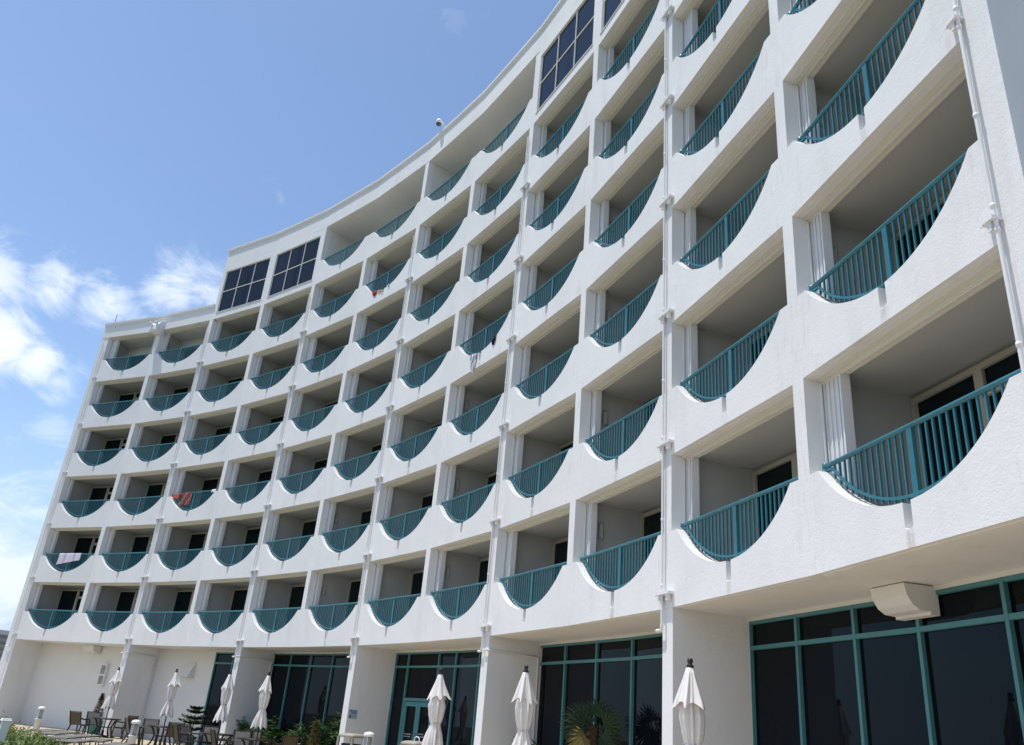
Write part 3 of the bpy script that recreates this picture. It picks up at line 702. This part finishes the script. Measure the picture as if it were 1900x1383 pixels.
# ------------------------------------------------------------------ planting
def leafquad(mb,p,d,up,l,w,fold=.0):
    d=Vector(d).normalized(); s=d.cross(Vector(up))
    if s.length<1e-4: s=Vector((1,0,0))
    s.normalize(); n=s.cross(d); p=Vector(p); m=p+d*l*.45-n*fold*l
    a=mb.vert(p); b=mb.vert(m+s*w/2); c=mb.vert(p+d*l-n*fold*2.4*l); e=mb.vert(m-s*w/2); mb.face((a,b,c,e))
def shrub(P,h,w,label,seed,n=420,ll=(.16,.30)):
    rd=random.Random(seed); o=empty('shrub',(P[0],P[1],0)); tag(o,label,'shrub','leafy shrubs along the windows')
    st=MB(); lf=MB()
    for k in range(max(5,n//34)):
        a=rd.uniform(0,2*pi); q=rd.uniform(.15,1); tip=Vector((w*q*cos(a),w*q*sin(a),h*rd.uniform(.45,1.02)*(1-.30*q)))
        base=Vector((.06*cos(a),.06*sin(a),0)); mid=base.lerp(tip,.5)+Vector((0,0,.12)); st.tube([base,mid,tip],[.014,.010,.005],5)
        for j in range(34):
            t=rd.uniform(.25,1.0); p=(base.lerp(mid,t*2) if t<.5 else mid.lerp(tip,t*2-1)); b2=rd.uniform(0,2*pi)
            d=Vector((cos(b2),sin(b2),rd.uniform(-.35,.75))); L=rd.uniform(*ll); leafquad(lf,p,d,(rd.uniform(-.3,.3),rd.uniform(-.3,.3),1),L,L*rd.uniform(.22,.34),rd.uniform(.02,.14))
    st.build('stem',M['bark'],o); lf.build('foliage',M['leaf'],o)
SH=[(3.60,.75,1.35,.55,'low leafy shrub at the left end of the shrub bed by the pier'),(3.82,.55,1.55,.60,'dark leafy shrub against the pier, behind the umbrella in the bed'),(4.20,.5,1.55,.64,'dark leafy shrub right of the umbrella in the bed'),(4.62,.6,1.35,.66,'lower leafy shrub in the middle of the shrub bed'),(4.98,.5,1.75,.62,'tall leafy shrub in front of the third pane'),(5.30,.45,2.15,.55,'tallest pale tipped shrub next to the pier with the notice'),(4.25,-.25,1.1,.55,'bright low shrub in front of the dark shrubs'),(4.86,-.15,1.25,.55,'low shrub behind the yellow conifer')]
for i,(u,dr,h,w,l) in enumerate(SH): P=at(u,0,dr); shrub(P,h,w,l,i+30,760)
P=at(7.72,0,1.05); shrub(P,1.95,.62,'tall leafy shrub behind the umbrella left of the fan palm',60,520)
def conifer(P,h,w,mat,label,seed,pot=True,dry=False):
    rd=random.Random(seed); o=empty('conifer',(P[0],P[1],0)); tag(o,label,'conifer'); z0=.42 if pot else .02
    mb=MB(); mb.tube([(0,0,z0-.05),(0,0,h)],[.03,.006],6); mb.build('trunk',M['bark'],o); lf=MB()
    for k in range(1500):
        t=rd.random()**1.25; z=z0+(h-z0)*t; r=w*(1-t)**.85*(.55+.45*rd.random()); a=rd.uniform(0,2*pi)
        d=Vector((cos(a),sin(a),rd.uniform(.3,1.3))); L=rd.uniform(.06,.14); leafquad(lf,(r*cos(a)*.9,r*sin(a)*.9,z-.03),d,(0,0,1),L,L*.30,.05)
    lf.build('foliage',mat,o)
    if pot: mb=MB(); mb.lathe([(.17,0),(.20,.02),(.27,.36),(.29,.40),(.29,.43),(.25,.43),(.24,.38),(.02,.38)],20); mb.build('pot',M['pot'],o)
P=at(1.20,0,.30); conifer(P,1.66,.34,M['dry'],'rust brown dried conifer in a teal pot beside a pier',4)
P=at(5.25,0,-.35); conifer(P,1.40,.36,M['cyp'],'yellow green cone shaped conifer at the foot of the shrub bed',5,False)
def araucaria(P,label):
    rd=random.Random(9); o=empty('tiered_conifer',(P[0],P[1],0)); tag(o,label,'conifer'); mb=MB(); mb.tube([(0,0,.3),(0,0,1.42)],[.03,.010],6); mb.build('trunk',M['bark'],o)
    lf=MB()
    for z,L0 in ((.62,.42),(.85,.55),(1.02,.50),(1.25,.34),(1.40,.22)):
        for k in range(7):
            a=2*pi*k/7+z*5+rd.uniform(-.2,.2)
            for j in range(90):
                t=rd.uniform(.12,1); p=Vector((cos(a)*L0*t,sin(a)*L0*t,z+.22*t*t*L0-.02+rd.uniform(-.03,.05))); sd=rd.choice((-1,1)); b=a+sd*rd.uniform(.5,1.1)
                leafquad(lf,p,(cos(b),sin(b),rd.uniform(.0,.6)),(0,0,1),rd.uniform(.10,.18),.075,.05)
    lf.build('foliage',M['arau'],o); mb=MB(); mb.lathe([(.15,0),(.24,.32),(.26,.34),(.26,.37),(.22,.37),(.02,.33)],20); mb.build('pot',M['pot'],o)
araucaria(at(2.86,0,.35),'bright green tiered conifer in a pot by the narrow window')
def palm(P,h,label):
    rd=random.Random(21); o=empty('fan_palm',(P[0],P[1],0)); tag(o,label,'palm')
    mb=MB(); n=14; rings=[]
    for i in range(22):
        z=h*i/21; r=.115-.02*i/21+(.02 if i%2 else 0); rings.append([(r*(1+.12*rd.uniform(-1,1))*cos(2*pi*k/n)+.05*sin(z),r*(1+.12*rd.uniform(-1,1))*sin(2*pi*k/n),z) for k in range(n)])
    mb.loft(rings)
    for k in range(150):
        z=h*rd.uniform(.1,1.0); a=rd.uniform(0,2*pi); leafquad(mb,(.11*cos(a),.11*sin(a),z),(cos(a),sin(a),rd.uniform(.6,1.6)),(0,0,1),rd.uniform(.08,.15),.05,.02)
    mb.build('trunk',M['bark'],o)
    toc=Vector((CAM.x-P.x,CAM.y-P.y,0)).normalized(); rt=Vector((-toc.y,toc.x,0))     # towards the path / to the right seen from it
    # (sideways, outward, upward, length of petiole, fan radius, dry)
    F=[(-1,.05,.32,.22,.60,0),(-.85,-.35,.62,.24,.56,0),(.30,-.25,1.0,.26,.52,0),(.95,.05,.22,.22,.56,0),(1.0,-.3,-.10,.20,.50,0),(-.95,.15,-.10,.22,.50,0),(-.62,.25,-.62,.24,.44,1),(-.70,.15,-1.0,.36,.42,1),(.55,-.7,.45,.24,.46,0),(-.25,-.9,.5,.24,.46,0),(.8,.1,-.55,.22,.40,0)]
    for sx,oy,uz,pl,fr,dry in F:
        d=(rt*sx+toc*oy+Vector((0,0,uz))).normalized(); st=Vector((.05*sin(h),0,h-.02)); tip=st+d*pl-Vector((0,0,.02)); mb=MB(); mb.tube([st,st.lerp(tip,.5)+Vector((0,0,.02)),tip],[.014,.011,.008],5)
        sd=d.cross(toc if abs(d.dot(toc))<.9 else Vector((0,0,1))).normalized(); nn=19; nrm=d.cross(sd).normalized()
        for k in range(nn):
            a=radians(-88+176*k/(nn-1)); dd=(d*cos(a)+sd*sin(a)).normalized(); L=fr*(1-.20*abs(a)/1.6)*rd.uniform(.92,1.05); droop=.10+.10*rd.random()
            w=.046; s2=dd.cross(nrm).normalized(); p0=tip; p1=tip+dd*L*.55+nrm*(.03*(1 if k%2 else -1)); p2=tip+dd*L-Vector((0,0,droop*L)); ids=[mb.vert(q) for q in (p0+s2*.004,p0-s2*.004,p1-s2*w/2,p1+s2*w/2,p2)]
            mb.face((ids[0],ids[1],ids[2],ids[3])); mb.face((ids[3],ids[2],ids[4]))
        mb.build('frond',M['palmdry'] if dry else M['palm'],o)
palm(at(8.44,0,.9),1.84,'small fan palm with a shaggy trunk and some yellowed fronds before the dark window')
# hedge in the left foreground: many small leaves over a hidden core of twigs
rd=random.Random(77); o=empty('hedge',(0,-9.0,0)); tag(o,'clipped light green hedge with pale tips in the bottom left corner','hedge')
st=MB(); lf=MB(); lf2=MB()
p0=Vector((-14.0,-7.6,0)); p1=Vector((9.2,-8.9,0)); dirv=(p1-p0).normalized(); nv=Vector((dirv.y,-dirv.x,0))
Lh=(p1-p0).length
for k in range(120):
    t=rd.random(); P=p0+dirv*Lh*t+nv*rd.uniform(.1,2.3); st.tube([(P.x,P.y+9,-.3),(P.x+rd.uniform(-.2,.2),P.y+9+rd.uniform(-.2,.2),.30)],[.012,.005],5)
core=MB()
for k in range(20000):
    t=1-rd.random()**1.6; s=rd.random(); wv=s*2.5; P=p0+dirv*Lh*t+nv*wv
    top=.47+.10*sin(P.x*1.9+wv*1.7)+.07*sin(P.x*4.3+1+wv*3)+.05*sin(wv*5+P.x)+(.10*(1-t))
    edge=min(1,min(s,1-s)*9)*min(1,(1-t)*14+.35); z=top*(.55+.45*edge)-abs(rd.gauss(0,.10)); z+= .16*(rd.random()<.02)
    b=rd.uniform(0,2*pi); d=Vector((cos(b),sin(b),rd.uniform(-.1,1.2))); L=rd.uniform(.07,.14)
    leafquad(lf2 if rd.random()<.16+.25*max(0,sin(P.x*1.3+2)) else lf,(P.x,P.y+9,z),d,(rd.uniform(-.5,.5),rd.uniform(-.5,.5),1),L,L*.45,.06)
st.build('stem',M['bark'],o); lf.build('foliage',M['hedge'],o); lf2.build('foliage',M['hedge2'],o)
# far things at the left edge of the view
o=empty('apartment_tower',(-275,32.2,-.3),radians(8)); tag(o,'distant grey apartment tower with stacked balconies at the left picture edge','tower')
mb=MB(); mb.box(-8,8,-14,.6,0,17.0); mb.build('wall',plain('grey_tower_wall',(.62,.62,.62),.8,.2),o)
for k in range(9):
    mb=MB(); mb.box(8.0,9.0,-13,1.2,1.2+k*1.75,1.75+k*1.75); mb.build('balcony',plain('tower_balcony',(.45,.33,.30),.8,.2) if k==0 else bpy.data.materials['tower_balcony'],o)
o=empty('palm_tree',(-29.5,3.5,-.3)); tag(o,'feathery palm crown peeking past the left end of the hotel','palm')
lf=MB(); rd=random.Random(5)
for k in range(16):
    a=rd.uniform(0,2*pi); up=rd.uniform(-.1,.8); prev=Vector((0,0,4.3))
    for j in range(1,9):
        t=j/8; q=Vector((cos(a)*1.9*t,sin(a)*1.9*t,4.3+up*1.3*t-1.1*t*t))
        for sd in (-1,1):
            for e in range(2):
                dd=Vector((cos(a+sd*.9),sin(a+sd*.9),-.35)); leafquad(lf,prev.lerp(q,e/2),dd,(0,0,1),.55*(1-.5*t),.05,.05)
        prev=q
lf.build('crown',M['arau'],o); mb=MB(); mb.tube([(0,0,0),(.1,0,2.2),(0,0,4.3)],[.17,.12,.11],9); mb.build('trunk',M['bark'],o)

# ------------------------------------------------------------------ light, sky, camera
EL,PH=radians(73),radians(33)
sd=Vector((-sin(PH)*cos(EL),-cos(PH)*cos(EL),sin(EL)))
L=bpy.data.lights.new('sun','SUN'); L.energy=3.35; L.angle=radians(.53); L.color=(1,.955,.89)
so=bpy.data.objects.new('sun',L); COL.objects.link(so); so.rotation_euler=(-sd).to_track_quat('-Z','Y').to_euler()
w=bpy.data.worlds.new('World'); SC.world=w; w.use_nodes=True; nt=w.node_tree; N=nt.nodes; bg=N['Background']
sky=N.new('ShaderNodeTexSky'); sky.sky_type='NISHITA'; sky.sun_disc=False; sky.sun_elevation=EL; sky.sun_rotation=atan2(sd.x,sd.y); sky.air_density=1.0; sky.dust_density=.45; sky.ozone_density=2.2
tc=N.new('ShaderNodeTexCoord'); dirn=tc.outputs['Generated']
def wn(t,**k):
    n=N.new(t)
    for a,v in k.items(): setattr(n,a,v)
    return n
def mth(op,a,b=None,c=None):
    n=wn('ShaderNodeMath',operation=op); n.use_clamp=False
    for i,v in enumerate((a,b,c)):
        if v is None: continue
        if hasattr(v,'links'): nt.links.new(v,n.inputs[i])
        else: n.inputs[i].default_value=v
    return n.outputs[0]
def blob(d,r0,r1,gain):
    """soft disc of cloud cover around a sky direction"""
    v=wn('ShaderNodeVectorMath',operation='DISTANCE'); nt.links.new(dirn,v.inputs[0]); v.inputs[1].default_value=Vector(d).normalized()
    m=wn('ShaderNodeMapRange',interpolation_type='SMOOTHSTEP'); nt.links.new(v.outputs['Value'],m.inputs['Value'])
    m.inputs['From Min'].default_value=r0; m.inputs['From Max'].default_value=r1; m.inputs['To Min'].default_value=gain; m.inputs['To Max'].default_value=0; return m.outputs[0]
def wnoise(scale,detail,rough,stretch=(1,1,1),dist=0):
    mp=wn('ShaderNodeMapping'); mp.inputs['Scale'].default_value=stretch; nt.links.new(dirn,mp.inputs['Vector'])
    n=wn('ShaderNodeTexNoise'); n.inputs['Scale'].default_value=scale; n.inputs['Detail'].default_value=detail; n.inputs['Roughness'].default_value=rough; n.inputs['Distortion'].default_value=dist
    nt.links.new(mp.outputs[0],n.inputs['Vector']); return n.outputs['Fac']
n1=wnoise(10,9,.64,(1,1,1.9),.8); n2=wnoise(22,6,.6,(1,1,1.5),.3)
cover=None
for d,r0,r1,gn in (((-.924,.030,.383),.0,.075,.42),((-.915,.086,.394),.0,.06,.42),((-.908,.135,.394),.0,.060,.42),((-.880,.194,.425),.0,.072,.42),((-.872,.232,.428),.0,.065,.42),((-.905,.17,.38),.0,.05,.26),((-.943,.060,.326),.0,.070,.60),((-.941,.095,.316),.0,.05,.54),((-.943,.125,.300),.0,.045,.36),((-.957,.133,.252),.0,.05,.22),((-.984,.13,.09),.0,.22,.40),((-.599,.33,.73),.0,.07,.085),((-.618,.331,.713),.0,.05,.075),((-.799,.261,.542),.0,.04,.11),((.3,-.9,.25),.1,.9,.40)):
    bl=blob(d,r0,r1,gn); cover=bl if cover is None else mth('MAXIMUM',cover,bl)
dens=mth('ADD',mth('MULTIPLY',n1,.75),mth('MULTIPLY',n2,.25))
raw=mth('MINIMUM',mth('SUBTRACT',mth('ADD',mth('MULTIPLY_ADD',dens,1.5,-.25),cover),.60),mth('MULTIPLY',cover,.9))
mr=wn('ShaderNodeMapRange',interpolation_type='SMOOTHSTEP'); nt.links.new(raw,mr.inputs['Value']); mr.inputs['From Min'].default_value=0; mr.inputs['From Max'].default_value=.50
fac=mth('MULTIPLY',mr.outputs[0],.92)
CLOUD=(5.6,6.0,6.6,1); TINT=(1.0,1.0,1.0,1)
mxs=wn('ShaderNodeMix',data_type='RGBA'); nt.links.new(fac,mxs.inputs[0])
sx=wn('ShaderNodeSeparateXYZ'); nt.links.new(dirn,sx.inputs[0])
hz=wn('ShaderNodeMapRange',interpolation_type='SMOOTHSTEP'); nt.links.new(sx.outputs[2],hz.inputs['Value'])
for i_,v_ in zip(('From Min','From Max','To Min','To Max'),(0,.30,.88,0)): hz.inputs[i_].default_value=v_
mh=wn('ShaderNodeMix',data_type='RGBA'); nt.links.new(hz.outputs[0],mh.inputs[0]); nt.links.new(sky.outputs[0],mh.inputs[6]); mh.inputs[7].default_value=(2.7,3.55,4.6,1)
nt.links.new(mh.outputs[2],mxs.inputs[6]); mxs.inputs[7].default_value=CLOUD
nt.links.new(mxs.outputs[2],bg.inputs[0]); bg.inputs[1].default_value=.15
cam=bpy.data.cameras.new('camera'); cam.sensor_width=36; cam.lens=1510/1900*36; cam.clip_end=5000
co=bpy.data.objects.new('camera',cam); COL.objects.link(co); SC.camera=co
yaw,pitch,roll=.9088130839783395,.41297755188674296,.08784706679281967
f=Vector((-sin(yaw)*cos(pitch),cos(yaw)*cos(pitch),sin(pitch))); r=Vector((cos(yaw),sin(yaw),0)); u=r.cross(f)
r2=r*cos(roll)+u*sin(roll); u2=u*cos(roll)-r*sin(roll); mw=Matrix((r2,u2,-f)).transposed().to_4x4(); mw.translation=CAM; co.matrix_world=mw
SC.view_settings.view_transform='Standard'; SC.view_settings.look='None'; SC.view_settings.exposure=.32; SC.view_settings.gamma=1
SC.cycles.max_bounces=8
